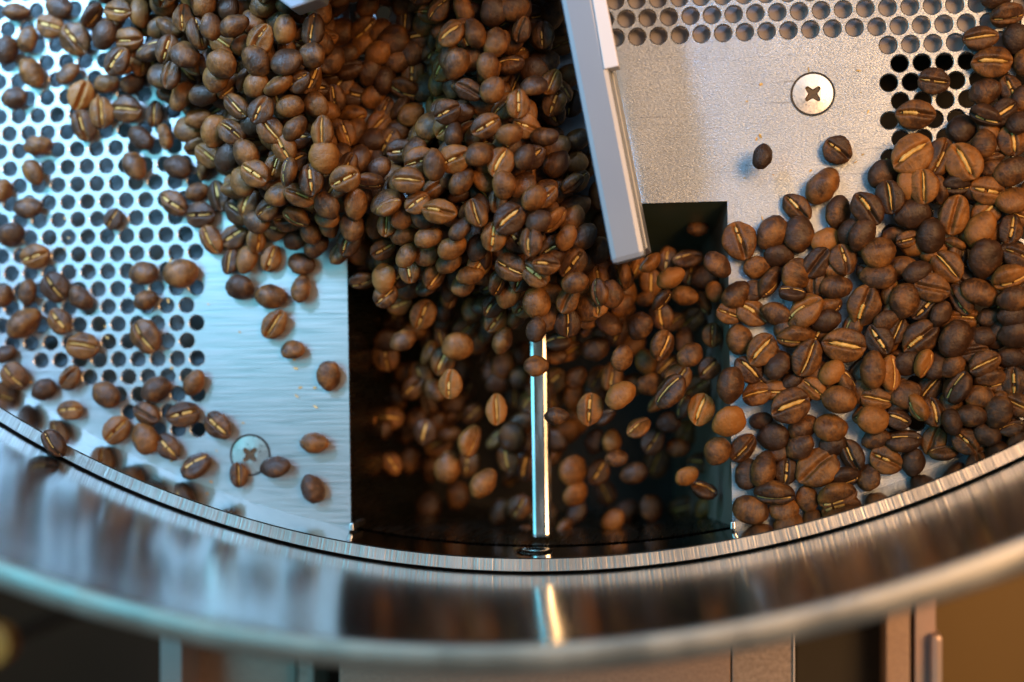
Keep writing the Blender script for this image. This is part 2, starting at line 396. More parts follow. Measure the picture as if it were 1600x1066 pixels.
# screws: countersunk, cross recess
def screw(px, py, dia, rot):
    c = at(px, py, .02); r = dia / 2; n = 48
    sc = bpy.data.objects.new('screw', None)
    v = []; f = []
    prof = [(r + .10, .004), (r + .03, -.012), (r - .01, -.016)]
    # dark gap ring
    for rr, z in prof:
        for k in range(n): a = 2 * math.pi * k / n; v.append((rr * math.cos(a), rr * math.sin(a), z + .02))
    for q in range(2):
        for k in range(n): f.append((q * n + k, q * n + (k + 1) % n, (q + 1) * n + (k + 1) % n, (q + 1) * n + k))
    # head with a cross-shaped hole
    cross = []
    wa, le = .085 * dia, .25 * dia
    for q in range(4):
        a = q * math.pi / 2 + rot
        for dx, dy in ((le * .92, -wa * .55), (le, 0), (le * .92, wa * .55), (wa * .95, wa * .95)):
            cross.append((dx * math.cos(a) - dy * math.sin(a), dx * math.sin(a) + dy * math.cos(a)))
    V2 = [Vector((r * math.cos(2 * math.pi * k / n), r * math.sin(2 * math.pi * k / n))) for k in range(n)] + [Vector(p) for p in cross]
    E = [(k, (k + 1) % n) for k in range(n)] + [(n + k, n + (k + 1) % 16) for k in range(16)]
    vv, ee, ff, *_ = delaunay_2d_cdt(V2, E, [], 1, 1e-6)
    def in_cross(g):
        c_ = False; j = 15
        for i in range(16):
            if (cross[i][1] > g.y) != (cross[j][1] > g.y) and g.x < (cross[j][0] - cross[i][0]) * (g.y - cross[i][1]) / (cross[j][1] - cross[i][1]) + cross[i][0]: c_ = not c_
            j = i
        return c_
    ff = [t for t in ff if not in_cross((vv[t[0]] + vv[t[1]] + vv[t[2]]) / 3)]
    hv = [(p.x, p.y, .05 - .03 * (p.length / r) ** 4) for p in vv]; hf = []
    for t in ff:
        a, b, d = (vv[i] for i in t[:3]); hf.append(tuple(t) if (b - a).cross(d - a) > 0 else tuple(reversed(t)))
    b0 = len(hv); m_ = 16
    hv += [(x, y, .045) for x, y in cross]
    hv += [(x * .75, y * .75, -.006) for x, y in cross]
    hv += [(0, 0, -.012)]
    head = mesh_from('screw_head', hv, hf, M['screw'], False)
    o = obj('screw_head', head, tray, (c.x, c.y, .02))
    rf = [(k, (k + 1) % m_, m_ + (k + 1) % m_, m_ + k) for k in range(m_)] + [(m_ + k, m_ + (k + 1) % m_, 2 * m_) for k in range(m_)]
    obj('cross_recess', mesh_from('cross_recess', hv[b0:], rf, M['recess'], False), o)
    obj('gap_ring', mesh_from('gap_ring', v, f, M['black'], False), o, (0, 0, 0))
screw(1270, 147, 1.84, R(43)); screw(391, 711, 1.84, R(45))

# ---------------------------------------------------------------- the stirrer
stir = thing('stirring_arm', 'blue-grey stirring arm sweeping over the open discharge chute', 'stirrer arm')
za = 6.0
def bar_px(name, m, pts, z0, z1, bev=.06):
    q = [at(x, y, z1) for x, y in pts]
    return obj(name, box_mesh(name, m, [(p.x, p.y) for p in q], z0, z1, bev), stir)
def extrap(a, b, t): return (a[0] + (b[0] - a[0]) * t, a[1] + (b[1] - a[1]) * t)
l0, l1 = (876, 0), (956, 414); r0, r1 = (930, 0), (1009, 400)
bar_px('arm_bar', M['arm'], [extrap(l1, l0, 2.6), l1, r1, extrap(r1, r0, 2.6)], za - 1.1, za, .24)
bar_px('arm_sleeve', M['arm_cap'], [extrap((944, 108), (926, 0), 3), (944, 108), (967, 103), extrap((967, 103), (947, 0), 3)], za - .9, za + .12, .04)
bar_px('paddle_blade', M['arm'], [extrap((985, 398), (912, 0), 2.0), (990, 398), (1012, 388), extrap((1012, 388), (936, 0), 2.0)], za - 4.6, za - 1.1, .05)
# second arm crossing the top of the frame
bar_px('arm_bar', M['arm'], [(395, -30), (455, 14), (500, -2), (560, -420), (500, -420)], 5.5, 7, .1)
bar_px('shade_board', M['arm'], [(430, -45), (735, -60), (760, -330), (500, -330)], 5.0, 9.0, .1)  # oversized board added out of view to shade the bean pit
# hub on the tray's axis
obj('hub', lathe('hub', M['arm'], [(0, 9), (3.4, 9), (3.8, 8.6), (3.8, .1)], seg=48), stir)

# ---------------------------------------------------------------- machine frame below
fr_ = thing('machine_frame', 'brown-grey roaster frame panels and uprights below the tray', 'machine frame', (0, -52, -8))
def panel(name, m, x0, x1, y0, y1, z0, z1, bev=.05, parent=fr_):
    q = [at(x0, y0, z1), at(x0, y1, z1), at(x1, y1, z1), at(x1, y0, z1)]
    return rel(obj(name, box_mesh(name, m, [(p.x, p.y) for p in q], z0, z1, bev), parent), parent)
panel('upright', M['upright'], 250, 284, 900, 1350, -20, -6)
panel('side_panel', M['body'], 286, 462, 900, 1350, -20, -9)
panel('upright', M['body_pale'], 466, 490, 900, 1350, -20, -7)
panel('side_panel', M['body_dark'], 492, 528, 900, 1350, -20, -10)
panel('front_panel', M['body'], 530, 1141, 900, 1350, -20, -2.4)
panel('front_panel', M['body_pale'], 1144, 1239, 900, 1350, -20, -2.4)
panel('edge_trim', M['arm_cap'], 1239.5, 1242, 900, 1350, -20, -2.2, .02)
panel('side_panel', M['black'], 1243, 1384, 900, 1350, -20, -12)
panel('upright', M['body'], 1385, 1422, 900, 1350, -20, -9)
panel('upright', M['upright'], 1430, 1462, 900, 1350, -20, -9)
panel('upright', M['upright'], 1455, 1474, 992, 1350, -20, -8, .3)
cab = thing('cabinet', 'amber coloured cabinet panel behind the right end of the frame', 'cabinet', (30, -60, -40))
panel('cabinet_top', M['amber'], 1440, 2300, 500, 1700, -60, -26, .3, cab)
fl = box_mesh('floor', M['floor'], [(-400, -400), (400, -400), (400, 400), (-400, 400)], -101, -100)
o = obj('floor', fl); o['kind'] = 'structure'
o2 = thing('amber_highlight_blob', 'round amber seat standing in for a highlight below the lower left corner', 'highlight blob', (-32, -55, -60))
c = at(-18, 1010, -50)
rel(obj('seat', box_mesh('seat', M['orange'], [(c.x + 1.8 * math.cos(k * math.pi / 12), c.y + 1.8 * math.sin(k * math.pi / 12)) for k in range(24)], -52, -50, .3), o2), o2)  # added disc, coloured orange in place of an amber highlight
rel(obj('blob_post', box_mesh('blob_post', M['body_dark'], [(c.x + .6 * math.cos(k * math.pi / 4), c.y + .6 * math.sin(k * math.pi / 4)) for k in range(8)], -100, -52), o2), o2)

# ---------------------------------------------------------------- beans
def bean_geo(seed, nu=26, nv=40, wide=.40, hd=.28, hf=.17, groove=.12, style='thin'):
    """unit-length bean: long axis x, flat seam face +z. returns verts, faces, skin verts, skin faces"""
    rnd = random.Random(seed); off = Vector((seed * 7.3, seed * 1.9, 0)); ph = rnd.uniform(-1, 1); amp = rnd.choice((-1, 1)) * rnd.uniform(.02, .07)
    asym = rnd.uniform(-.10, .10); bend = rnd.uniform(-.05, .05)
    def y0(x): return amp * math.sin(3.4 * x + ph) + .012 * noise.noise(Vector((x * 9, seed, 0)))
    def surf(x, c, s):
        t = max(0.0, 1 - (2 * x) ** 2); r = t ** .52
        wl = 1 + asym * (2 * x)
        y = wide * r * c * wl * .99
        sg = 1 if s > 0 else -1
        z = (hf * (t ** .42) * abs(s) ** .75) if s > 0 else -(hd * r * abs(s) ** 1.02 * wl)
        p = Vector((x, y, z))
        d = .040 * noise.noise(p * 3.2 + off) + .016 * noise.noise(p * 8 + off) + .006 * noise.noise(p * 20 + off)
        p += Vector((x * .6, y, z)).normalized() * d if p.length > 1e-6 else Vector()
        if s > 0:
            g = groove * min(1, t * 2.2); q = (y - y0(x))
            p.z -= g * math.exp(-(q / .050) ** 2)
            p.z += .03 * math.exp(-((abs(q) - .12) / .08) ** 2) * t
        p.z += bend * (x * x) * 1.5
        return p
    V = []; Fc = []
    for i in range(1, nu):
        u = math.pi * i / nu; x = -.5 * math.cos(u)
        for k in range(nv):
            a = k / nv
            # cluster samples round the groove (a = .25)
            d_ = a - .25
            ph_ = 2 * math.pi * (a - .105 * math.sin(2 * math.pi * d_))
            V.append(surf(x, math.cos(ph_), math.sin(ph_)))
    for i in range(nu - 2):
        for k in range(nv):
            k2 = (k + 1) % nv
            Fc.append((i * nv + k, (i + 1) * nv + k, (i + 1) * nv + k2, i * nv + k2))
    a0 = len(V); V.append(Vector((-.5, 0, bend * .3))); V.append(Vector((.5, 0, bend * .3)))
    for k in range(nv):
        k2 = (k + 1) % nv
        Fc.append((a0, k, k2)); Fc.append((a0 + 1, (nu - 2) * nv + k2, (nu - 2) * nv + k))
    SV = []; SF = []
    if style != 'none':
        n = 26; m_ = 5
        lo, hi = {'thin': (-.40, .40), 'wide': (-.34, .36), 'half': (-.38, .10), 'torn': (-.36, .38)}[style]
        for i in range(n + 1):
            x = lo + (hi - lo) * i / n; e = min(1, 5 * min(i / n, 1 - i / n) + .15)
            wd = {'thin': .030, 'wide': .060, 'half': .044, 'torn': .050}[style] * (.7 + .9 * abs(noise.noise(Vector((x * 14, seed * 3.1, 4))))) * e
            t = max(0, 1 - 4 * x * x)
            zb = hf * t ** .42 - groove * min(1, t * 2.2) * (.34 if style == 'thin' else .16) + bend * x * x * 1.5
            for q in range(m_):
                s = -1 + 2 * q / (m_ - 1)
                jag = .35 * noise.noise(Vector((x * 30, q * 3.0, seed)))
                SV.append(Vector((x, y0(x) + wd * (s + jag * abs(s)), zb + .018 * (1 - s * s) - .03 * abs(s) + .005 * noise.noise(Vector((x * 18, s * 3, seed + 9))))))
        for i in range(n):
            if noise.noise(Vector((i * (.23 if style == 'torn' else .15), seed * 2.7, 1))) < (-.10 if style == 'torn' else -.36): continue
            for q in range(m_ - 1): SF.append((i * m_ + q, (i + 1) * m_ + q, (i + 1) * m_ + q + 1, i * m_ + q + 1))
    return V, Fc, SV, SF
LB = 1.0
styles = ['thin', 'thin', 'wide', 'half', 'none', 'thin', 'wide', 'none', 'thin', 'half', 'torn', 'torn', 'thin', 'none']
wides = [.40, .37, .41, .385, .42, .43, .36, .39, .345, .44, .40, .38, .41, .355]
NV = len(styles)
BEANS = []
for q in range(NV):
    V, Fc, SV, SF = bean_geo(q + 1, wide=wides[q], hd=.27 + .03 * (q % 3), style=styles[q])
    mb = mesh_from('coffee_bean', V, Fc, M['bean'], True, .01)
    ms = mesh_from('silverskin', SV, SF, M['skin'], True, .01) if SV else None
    BEANS.append((mb, ms))
# scale 1 bean = 10 mm long
placed = []     # (x, y, z, r)
def rest_z(x, y, r, z_min, soft):
    z = z_min
    for (ax, ay, az, ar) in placed:
        D = (r + ar) * .80; d = math.hypot(x - ax, y - ay)
        if d < D:
            z = max(z, az + soft * (r + ar) * .66 * math.sqrt(1 - (d / D) ** 2))
    return z
RB = random.Random(11)
ALL = []     # dicts
def place(px, py, L, ang, face, tone=0.0, zmin=None, soft=.62, zfix=None, var=None, src='hand', zcap=9):
    """L = length seen in pixels; face u (seam up), b (back), s (on its side)"""
    z = .5
    for _ in range(3):
        p = at(px, py, z); sc = F_PX / ((CR.transposed() @ (CAM - p)).z)      # px per pitch here
        Lp = L / sc; r = Lp * .42
        z0 = Lp * .27 if zmin is None else zmin
        z = zfix if zfix is not None else min(zcap, rest_z(p.x, p.y, r, z0, soft))
    p = at(px, py, z)
    Lp = L / (F_PX / ((CR.transposed() @ (CAM - p)).z))
    placed.append((p.x, p.y, z, Lp * .42))
    if var is None:
        var = RB.choice([0, 1, 5, 8, 12, 3, 9, 2, 10, 11, 10, 13] if face in 'us' else list(range(14)))
    roll = {'u': RB.uniform(-18, 18), 'b': 180 + RB.uniform(-30, 30), 's': RB.choice((-1, 1)) * RB.uniform(45, 75)}[face]
    tilt = RB.uniform(-10, 10)
    m = Matrix.Rotation(R(ang + RB.uniform(-3, 3)) - .0154, 4, 'Z') @ Matrix.Rotation(R(tilt), 4, 'Y') @ Matrix.Rotation(R(roll), 4, 'X')
    s = Lp * U / .01 * (1.0 if face != 'b' else 1.0)
    sq = RB.uniform(.93, 1.10)
    mw = Matrix.Translation(p * U) @ m @ Matrix.Diagonal((s, s * sq, s * RB.uniform(.95, 1.1), 1))
    d = dict(m=mw, var=var, tone=tone, px=px, py=py, L=L, face=face, ang=ang, src=src, z=z)
    ALL.append(d); return d

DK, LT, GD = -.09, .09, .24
# understorey of the right-hand pile
for k in range(1500):
    x = RB.uniform(1190, 1640); y = RB.uniform(160, 690)
    if y < 480 - (x - 1230) * .95: continue
    if y > 610 and x < 1340 or y > 650 and x < 1500: continue
    if any(math.hypot(x - a, y - b) < 34 for a, b in [(1410, 345), (1395, 350), (1583, 240), (1475, 310)]): continue
    if any(math.hypot(x - q['px'], y - q['py']) < 33 for q in ALL): continue
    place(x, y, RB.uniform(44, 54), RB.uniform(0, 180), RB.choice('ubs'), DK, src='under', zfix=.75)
PILE = [
 (1556,-2,44,10,'b',0),(1574,24,54,12,'s',DK),(1532,60,53,0,'u',0),(1550,97,60,3,'u',0),(1588,60,46,80,'b',DK),(1459,127,48,-2,'u',0),
 (1430,179,58,0,'u',0),(1598,98,42,90,'b',LT),(1539,143,48,20,'b',0),(1579,140,46,-70,'u',0),(1597,155,44,70,'b',0),(1568,175,46,40,'u',DK),
 (1540,182,50,-22,'s',0),(1502,202,48,40,'b',DK),(1538,224,46,85,'b',LT),(1581,220,48,-75,'u',0),(1594,192,44,20,'b',DK),
 (1468,245,60,70,'u',0),(1382,273,52,35,'b',0),(1418,288,48,90,'b',GD),(1463,296,50,-75,'s',DK),(1493,291,46,5,'s',DK),
 (1549,262,34,30,'b',DK),(1425,334,54,10,'b',DK),(1397,369,40,10,'b',0),(1454,369,54,80,'b',DK),(1491,382,34,-20,'s',LT),(1568,402,46,50,'s',DK),
 (1411,416,42,10,'b',0),(1433,425,46,20,'b',DK),(1373,431,56,0,'b',0),(1444,480,48,40,'u',DK),(1470,491,40,60,'b',DK),(1549,496,42,10,'b',0),
 (1401,517,44,60,'u',0),(1384,501,40,30,'b',0),(1535,526,40,0,'b',0),(1561,517,36,40,'b',DK),(1587,522,52,20,'b',DK),(1582,494,46,0,'b',DK),
 (1522,550,44,10,'u',0),(1419,568,44,20,'b',DK),(1460,572,44,70,'b',DK),(1488,573,40,40,'b',0),(1547,597,54,10,'s',DK),(1416,616,48,30,'b',0),
 (1561,634,48,80,'b',DK),(1213,491,46,-30,'b',DK),(1291,501,46,20,'b',DK),(1245,428,50,70,'b',0),(1238,456,42,-5,'s',DK),(1177,455,34,80,'b',LT),
 (1238,595,34,30,'b',DK),(1325,597,44,-60,'s',DK),(1311,625,52,-5,'b',0),(1189,657,36,10,'b',DK),(1302,694,42,20,'b',DK),(1215,708,34,30,'b',LT),
 (1168,741,48,80,'b',DK),(1225,796,46,5,'b',LT),(1319,748,50,10,'s',DK),(1369,686,44,10,'b',DK),(1403,655,40,-15,'u',0),(1458,644,46,-75,'u',DK),
 (1432,637,46,-60,'s',LT),(1329,362,44,55,'b',DK),
 # middle of the heap
 (1390,308,52,-75,'u',0),(1443,291,54,-78,'u',LT),(1542,298,52,-18,'u',0),(1581,268,58,25,'b',0),(1585,313,58,12,'b',LT),
 (1532,359,58,60,'b',LT),(1579,358,48,75,'u',0),(1355,326,56,-50,'u',0),(1347,366,54,60,'b',0),(1373,395,52,15,'b',0),(1419,374,38,20,'u',LT),
 (1591,400,50,-20,'u',0),(1579,435,56,18,'s',LT),(1457,450,54,-15,'u',0),(1414,470,54,75,'b',LT),(1500,468,54,-60,'s',LT),
 (1584,468,50,5,'b',LT),(1373,531,50,-65,'u',0),(1538,568,50,35,'u',0),(1580,559,42,0,'b',0),(1392,583,54,88,'s',GD),(1445,568,44,70,'s',GD),
 (1495,604,54,60,'s',0),(1453,606,46,60,'u',0),(1530,620,46,-5,'b',0),(1584,598,48,85,'u',0),(1369,623,48,-5,'u',0),(1592,634,46,-30,'u',0),
 (1155,531,46,-70,'b',LT),(1170,578,48,-40,'u',DK),(1190,547,54,55,'u',0),(1215,572,46,45,'b',0),(1300,582,44,45,'b',GD),
 (1271,607,42,-35,'u',GD),(1243,528,56,5,'s',0),(1175,489,50,-30,'u',0),(1306,449,50,0,'b',0),(1183,418,42,10,'b',0),
 (1182,616,44,20,'u',0),(1213,611,44,5,'u',0),(1208,683,48,0,'b',0),(1254,667,48,35,'b',0),(1298,669,52,-5,'b',0),(1250,698,46,35,'b',DK),
 (1331,712,52,-60,'u',0),(1228,737,42,75,'u',0),(1261,779,40,-70,'b',0),(1309,776,60,18,'s',0),(1357,746,42,80,'b',LT),(1385,719,52,-28,'u',0),
 (1427,722,44,80,'b',0),(1411,687,56,5,'s',0),(1459,688,46,60,'u',0),(1474,707,44,5,'s',LT),(1509,690,46,-50,'u',0),(1542,678,44,-25,'b',DK),
 (1580,668,42,20,'s',0),(1559,644,50,70,'b',DK),(1519,650,48,-3,'b',0),(1488,660,42,-75,'b',0),(1364,656,50,0,'b',LT),(1165,797,1,0,'x',0),
 (1309,235,46,-45,'u',0),(1286,291,62,45,'b',0),(1309,332,50,75,'b',DK),(1245,324,50,-40,'u',0),(1207,364,56,50,'b',0),
 (1156,377,60,-78,'u',0),(1291,377,48,15,'b',GD),(1318,406,48,-80,'u',0),(1173,797,56,-15,'b',0),
 # topmost
 (1425,241,66,38,'u',LT),(1506,253,62,-60,'u',LT),(1491,336,62,78,'u',LT),(1480,416,54,-45,'u',LT),(1540,404,62,80,'b',DK),(1530,458,60,-25,'b',DK),
 (1438,528,62,45,'u',0),(1492,530,62,60,'b',.04),(1364,578,58,90,'b',0),(1261,559,60,60,'u',0),(1319,539,66,-2,'u',0),(1257,487,62,42,'s',LT),
 (1150,461,50,50,'b',0),(1204,442,52,55,'s',0),(1350,478,62,80,'u',0),(1235,634,62,25,'u',0),(1161,700,50,50,'u',LT),(1277,731,68,32,'u',0),
 (1193,734,58,80,'b',LT),(1210,772,62,-5,'s',0),(1248,366,56,85,'b',0),(1217,400,46,0,'b',0),(1277,410,52,60,'u',0),
]
VARS = {(1277,731):4,(1459,688):4,(1457,450):7,(1425,241):2,(1506,253):2,(1235,634):2,(1319,539):2,(1350,478):3,(1271,607):0,(1438,528):3}
for x, y, L, a, f_, t in PILE:
    if f_ == 'x': continue
    place(x, y, L * 1.05, a, f_, t, soft=.55, var=VARS.get((x, y)), src='pile', zcap=4.2)
place(1191, 245, 42, 75, 'b', DK, zfix=1.5, src='plate')
# ones tipping over the chute's right edge and falling
FALL = [(1121,414,50,-40,'b',0,1.6),(1116,456,34,-80,'b',LT,-1),(1113,524,40,90,'u',0,-1.5),(1107,576,38,50,'u',0,-2),(1141,602,58,80,'b',0,2.2),
 (1139,659,56,25,'b',GD,2.0),(1121,705,46,70,'b',LT,.8),(1139,490,42,-15,'u',LT,.4),(1090,357,34,0,'b',LT,-3),(1048,434,48,28,'b',GD,2),
 (1070,462,44,-10,'b',0,-1),(1008,467,32,20,'b',LT,-2),(972,560,44,75,'b',LT,1),(1078,555,44,35,'b',LT,.5),(1095,640,52,75,'u',GD,1),
 (1047,612,62,55,'s',0,1.5),(1045,660,40,10,'b',DK,-3),(998,668,42,30,'s',LT,-1),(870,650,40,0,'b',LT,2),(922,640,52,80,'u',LT,0),
 (970,618,54,40,'b',.35,1),(963,716,36,0,'b',LT,-2),(1073,744,40,30,'b',GD,-1),(1100,765,44,-20,'s',0,-2),(838,515,42,80,'b',0,4.0),
 (838,572,40,10,'b',LT,3.6),(704,600,48,75,'u',.3,0),(661,492,50,60,'u',.2,-1),(600,435,48,80,'b',.2,1.5),(715,542,50,25,'b',.15,-1),
 (785,532,46,70,'b',.15,0),(776,640,50,85,'u',.3,-1),(755,755,54,50,'b',.25,-2),(680,610,40,-50,'b',.1,-4),(700,730,54,80,'b',.1,-4),
 (735,690,54,75,'s',.1,-3),(650,655,40,60,'b',-.05,-7),(620,620,44,-70,'b',-.1,-8),(895,735,50,70,'b',.1,-5),(990,740,44,20,'b',.05,-5),
 (935,470,54,85,'u',.35,2),(800,450,50,50,'u',.2,2),(750,410,52,60,'u',.2,3),(690,400,50,70,'u',.2,2),(1000,510,46,60,'b',0,0),
 (1035,540,50,70,'s',0,0),(930,545,46,20,'b',0,-2),(900,590,42,50,'b',DK,-3),(1060,590,46,60,'u',.1,-1),(640,720,44,75,'b',-.1,-9),
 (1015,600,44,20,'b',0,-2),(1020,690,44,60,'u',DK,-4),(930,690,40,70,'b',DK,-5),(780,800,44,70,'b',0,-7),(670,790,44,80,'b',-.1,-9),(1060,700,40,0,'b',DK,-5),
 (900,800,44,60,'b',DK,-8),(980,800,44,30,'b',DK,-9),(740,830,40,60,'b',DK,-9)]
for x, y, L, a, f_, t, z in FALL:
    place(x, y, L, a, f_, t, zfix=z, src='fall')
def dens(x, y):
    if not (560 < x < 1110 and 400 < y < 840): return 0
    a = max(0, 1 - max(0, y - 430) / 420); b_ = max(0, 1 - abs(x - 900) / 330)
    return a * .6 + .5 * b_ * (1 if y < 700 else .4)
for k in range(2600):
    x = RB.uniform(560, 1110); y = RB.uniform(400, 840)
    if RB.random() > dens(x, y) ** 1.7: continue
    if any(q['src'] in ('fall', 'fall2') and math.hypot(x - q['px'], y - q['py']) < (21 if q['src'] == 'fall2' else 24) for q in ALL): continue
    place(x, y, RB.uniform(38, 50), RB.gauss(60, 35), RB.choice('uubs'), RB.uniform(-.12, .14), zfix=max(-13, RB.uniform(-7, 0) - (y - 480) / 60) if y > 480 else RB.uniform(-3, 1.5), src='fall2')
# left-hand loose beans
LEFT = [(25,19,44,0,'b'),(44,62,44,70,'b'),(10,79,46,80,'b'),(49,114,50,-60,'b'),(92,11,46,-20,'b'),(79,41,48,-20,'u'),(118,62,56,-55,'u'),(107,115,44,30,'b'),
 (23,153,42,0,'b'),(167,131,42,10,'b'),(208,130,42,20,'b'),(127,149,50,60,'u'),(159,176,50,-80,'u'),(198,171,52,0,'u'),(131,197,52,-70,'u'),(242,178,42,80,'u'),
 (221,216,48,-40,'b'),(257,214,42,-75,'s'),(60,228,46,0,'b'),(52,269,44,-60,'b'),(210,259,50,-55,'b'),(278,261,48,-15,'b'),(317,259,46,80,'s'),(271,317,50,-40,'u'),
 (308,300,38,20,'b'),(342,306,50,-70,'u'),(313,336,50,8,'u'),(4,298,38,60,'b'),(44,325,46,5,'b'),(17,366,48,20,'b'),(177,342,36,60,'u'),(54,401,50,5,'u'),
 (330,375,50,-60,'u'),(366,370,46,30,'u'),(44,457,44,80,'b'),(86,449,50,-50,'u'),(126,466,44,-50,'b'),(6,462,38,70,'b'),(37,505,62,35,'b'),(93,502,44,-60,'u'),
 (129,541,54,0,'u'),(8,553,38,20,'b'),(22,588,48,-40,'u'),(69,609,42,30,'b'),(109,590,44,45,'u'),(225,427,50,0,'b'),(282,427,56,5,'b'),(228,469,42,20,'b'),
 (227,526,58,-50,'u'),(167,617,50,-30,'b'),(244,609,50,30,'b'),(303,598,46,60,'b'),(109,641,42,0,'u'),(182,672,50,50,'u'),(229,646,48,-25,'u'),(286,648,54,5,'u'),
 (227,686,52,-65,'b'),(263,699,48,-50,'u'),(306,727,54,25,'s'),(341,665,52,-45,'u'),(373,742,40,-80,'u'),(375,449,46,0,'b'),(360,408,44,80,'u'),(386,406,46,70,'b'),
 (424,463,52,-5,'b'),(429,507,52,50,'u'),(458,547,40,0,'b'),(514,587,48,90,'b'),(491,692,48,0,'b'),(430,730,50,5,'b'),(489,764,48,-65,'b'),(471,451,46,80,'b'),
 (471,412,46,-20,'b'),(424,404,44,70,'u')]
for x, y, L, a, f_ in LEFT:
    place(x, y, L, a, f_, {(127,149):.5, (118,62):.15, (37,505):.08}.get((x, y), .02), soft=.6, src='left', var={(127,149):7,(67,609):7}.get((x,y)), zcap=2.5)
place(84, 693, 50, -50, 'u', 0, zfix=H1 + .42, src='rim')
# moving mass: polygon in photograph pixels, several layers
POLY = [(215,-60),(225,60),(205,110),(290,190),(300,235),(330,290),(380,345),(400,385),(500,385),(545,400),(600,432),(700,452),(760,485),(840,520),(940,520),(995,480),(950,380),(915,200),(880,20),(870,-60)]
POLY2 = [(125,-40),(150,80),(200,110),(300,100),(300,-40)]
def inside(x, y, P):
    c = False; j = len(P) - 1
    for i in range(len(P)):
        if (P[i][1] > y) != (P[j][1] > y) and x < (P[j][0] - P[i][0]) * (y - P[i][1]) / (P[j][1] - P[i][1]) + P[i][0]: c = not c
        j = i
    return c
def edge_d(x, y, P):
    best = 1e9
    for i in range(len(P)):
        a = Vector(P[i]); b = Vector(P[(i + 1) % len(P)]); p = Vector((x, y)); t = max(0, min(1, (p - a).dot(b - a) / (b - a).length_squared))
        best = min(best, (p - a - (b - a) * t).length)
    return best
PIT = (598, 105, 92, 160)
MASS = []
for layer, (mind, zz, marg) in enumerate([(27, .8, 0), (30, 1.9, 14), (31, 3.0, 36), (32, 4.1, 62), (33, 5.2, 95)]):
    pts = []
    for k in range(3200):
        x = RB.uniform(100, 1000); y = RB.uniform(-60, 510)
        ok = inside(x, y, POLY) or (layer < 2 and inside(x, y, POLY2))
        if not ok: continue
        ed = edge_d(x, y, POLY) if inside(x, y, POLY) else 20
        if layer and ed < marg and y > -20: continue
        pit = ((x - PIT[0]) / PIT[2]) ** 2 + ((y - PIT[1]) / PIT[3]) ** 2
        if layer >= 1 and pit < .75 + .2 * (layer - 1): continue
        over = 540 < x < 1140 and y > 330
        if layer == 0 and over: zb = -.5
        else: zb = zz
        if any(math.hypot(x - a, y - b) < (mind if layer or pit > 1.1 else 22) for a, b in pts): continue
        if any(q['src'] in ('left', 'fall') and math.hypot(x - q['px'], y - q['py']) < 30 for q in ALL[-len(ALL):]) and layer == 0: continue
        pts.append((x, y))
        z = zb + RB.uniform(-.25, .35)
        ang = RB.uniform(0, 180) if x < 520 else RB.gauss(55, 35)
        MASS.append(place(x, y, RB.uniform(40, 52) * (1 + .012 * z), ang, RB.choice('uubbbs'), RB.uniform(-.08, .14) + (-.02 if pit > 1 else .02), zfix=z, src='mass%d' % layer))

# ---- which beans stand as things of their own: all placed by eye plus the uppermost of the moving mass
ind = [d for d in ALL if d['src'] in ('pile', 'plate', 'left', 'rim', 'fall') and -15 < d['px'] < 1615 and -15 < d['py'] < 860]
room = 300 - len(ind)
rest = [d for d in ALL if d not in ind]
top = sorted([d for d in MASS if d['src'] in ('mass4', 'mass3', 'mass2') and d['py'] > 5], key=lambda d: -d['L'] * (1 + .02 * d['z']))[:max(0, room)]
ind += top
ids = set(id(d) for d in ind); rest = [d for d in ALL if id(d) not in ids]

# labels
def orient(a):
    a = a % 180
    return ('lying level' if a < 18 or a > 162 else 'tilted right' if a < 68 else 'upright' if a < 112 else 'tilted left')
def where(d):
    x, y, s = d['px'], d['py'], d['src']
    if s == 'rim': return 'on the pan rim at left'
    if s == 'plate': return 'alone on bare plate below the screw'
    if s == 'fall':
        if x > 1085: return 'tipping over the chute edge, ' + ('upper part' if y < 480 else 'middle' if y < 620 else 'lower part')
        side = ('just' if abs(x - 845) < 90 else 'far') + (' right' if x > 845 else ' left') + ' of divider bar'
        return 'falling ' + side + ', ' + ('high' if y < 520 else 'midway' if y < 650 else 'low') 
    if s.startswith('mass'):
        c = 'left' if x < 400 else 'middle' if x < 650 else 'right'
        r_ = 'top' if y < 120 else 'centre' if y < 270 else 'bottom'
        return 'on top of the moving mass, %s %s' % (r_, c)
    if s == 'left':
        if y < 300 and x > 140: return 'at the left fringe of the moving mass'
        if x > 315 and y > 440: return 'on the smooth plate left of chute'
        if x > 320: return 'under the moving mass beside bare plate'
        c = 'by the left picture edge' if x < 75 else 'mid-left' if x < 190 else 'next to smooth plate'
        r_ = 'top of' if y < 150 else 'upper' if y < 340 else 'middle of' if y < 500 else 'lower' if y < 630 else 'bottom of'
        return 'on %s left holes, %s' % (r_, c)
    if y < 215: return 'on the upper right holes' if x < 1500 else 'at the top right of the heap'
    if x < 1340 and y < 350: return 'on bare plate at heap edge'
    c = 'left' if x < 1240 else 'centre-left' if x < 1340 else 'centre' if x < 1430 else 'centre-right' if x < 1515 else 'right'
    r_ = 'top' if y < 330 else 'upper' if y < 430 else 'middle' if y < 540 else 'lower' if y < 650 else 'bottom'
    return 'in the right heap, %s %s' % (r_, c)
def label(d):
    t = d['tone']
    tone = 'dark' if t < -.05 else 'brown' if t < .07 else 'light brown' if t < .2 else 'golden'
    face = {'u': 'seam-up', 'b': 'smooth-backed', 's': 'sideways'}[d['face']]
    if d['face'] == 'u' and BEANS[d['var']][1] is None: face = 'bare-seamed'
    return '%s %s bean %s %s' % (tone, face, orient(d['ang']), where(d))
from collections import defaultdict
gr = defaultdict(list)
for d in ind: d['label'] = label(d); gr[d['label']].append(d)
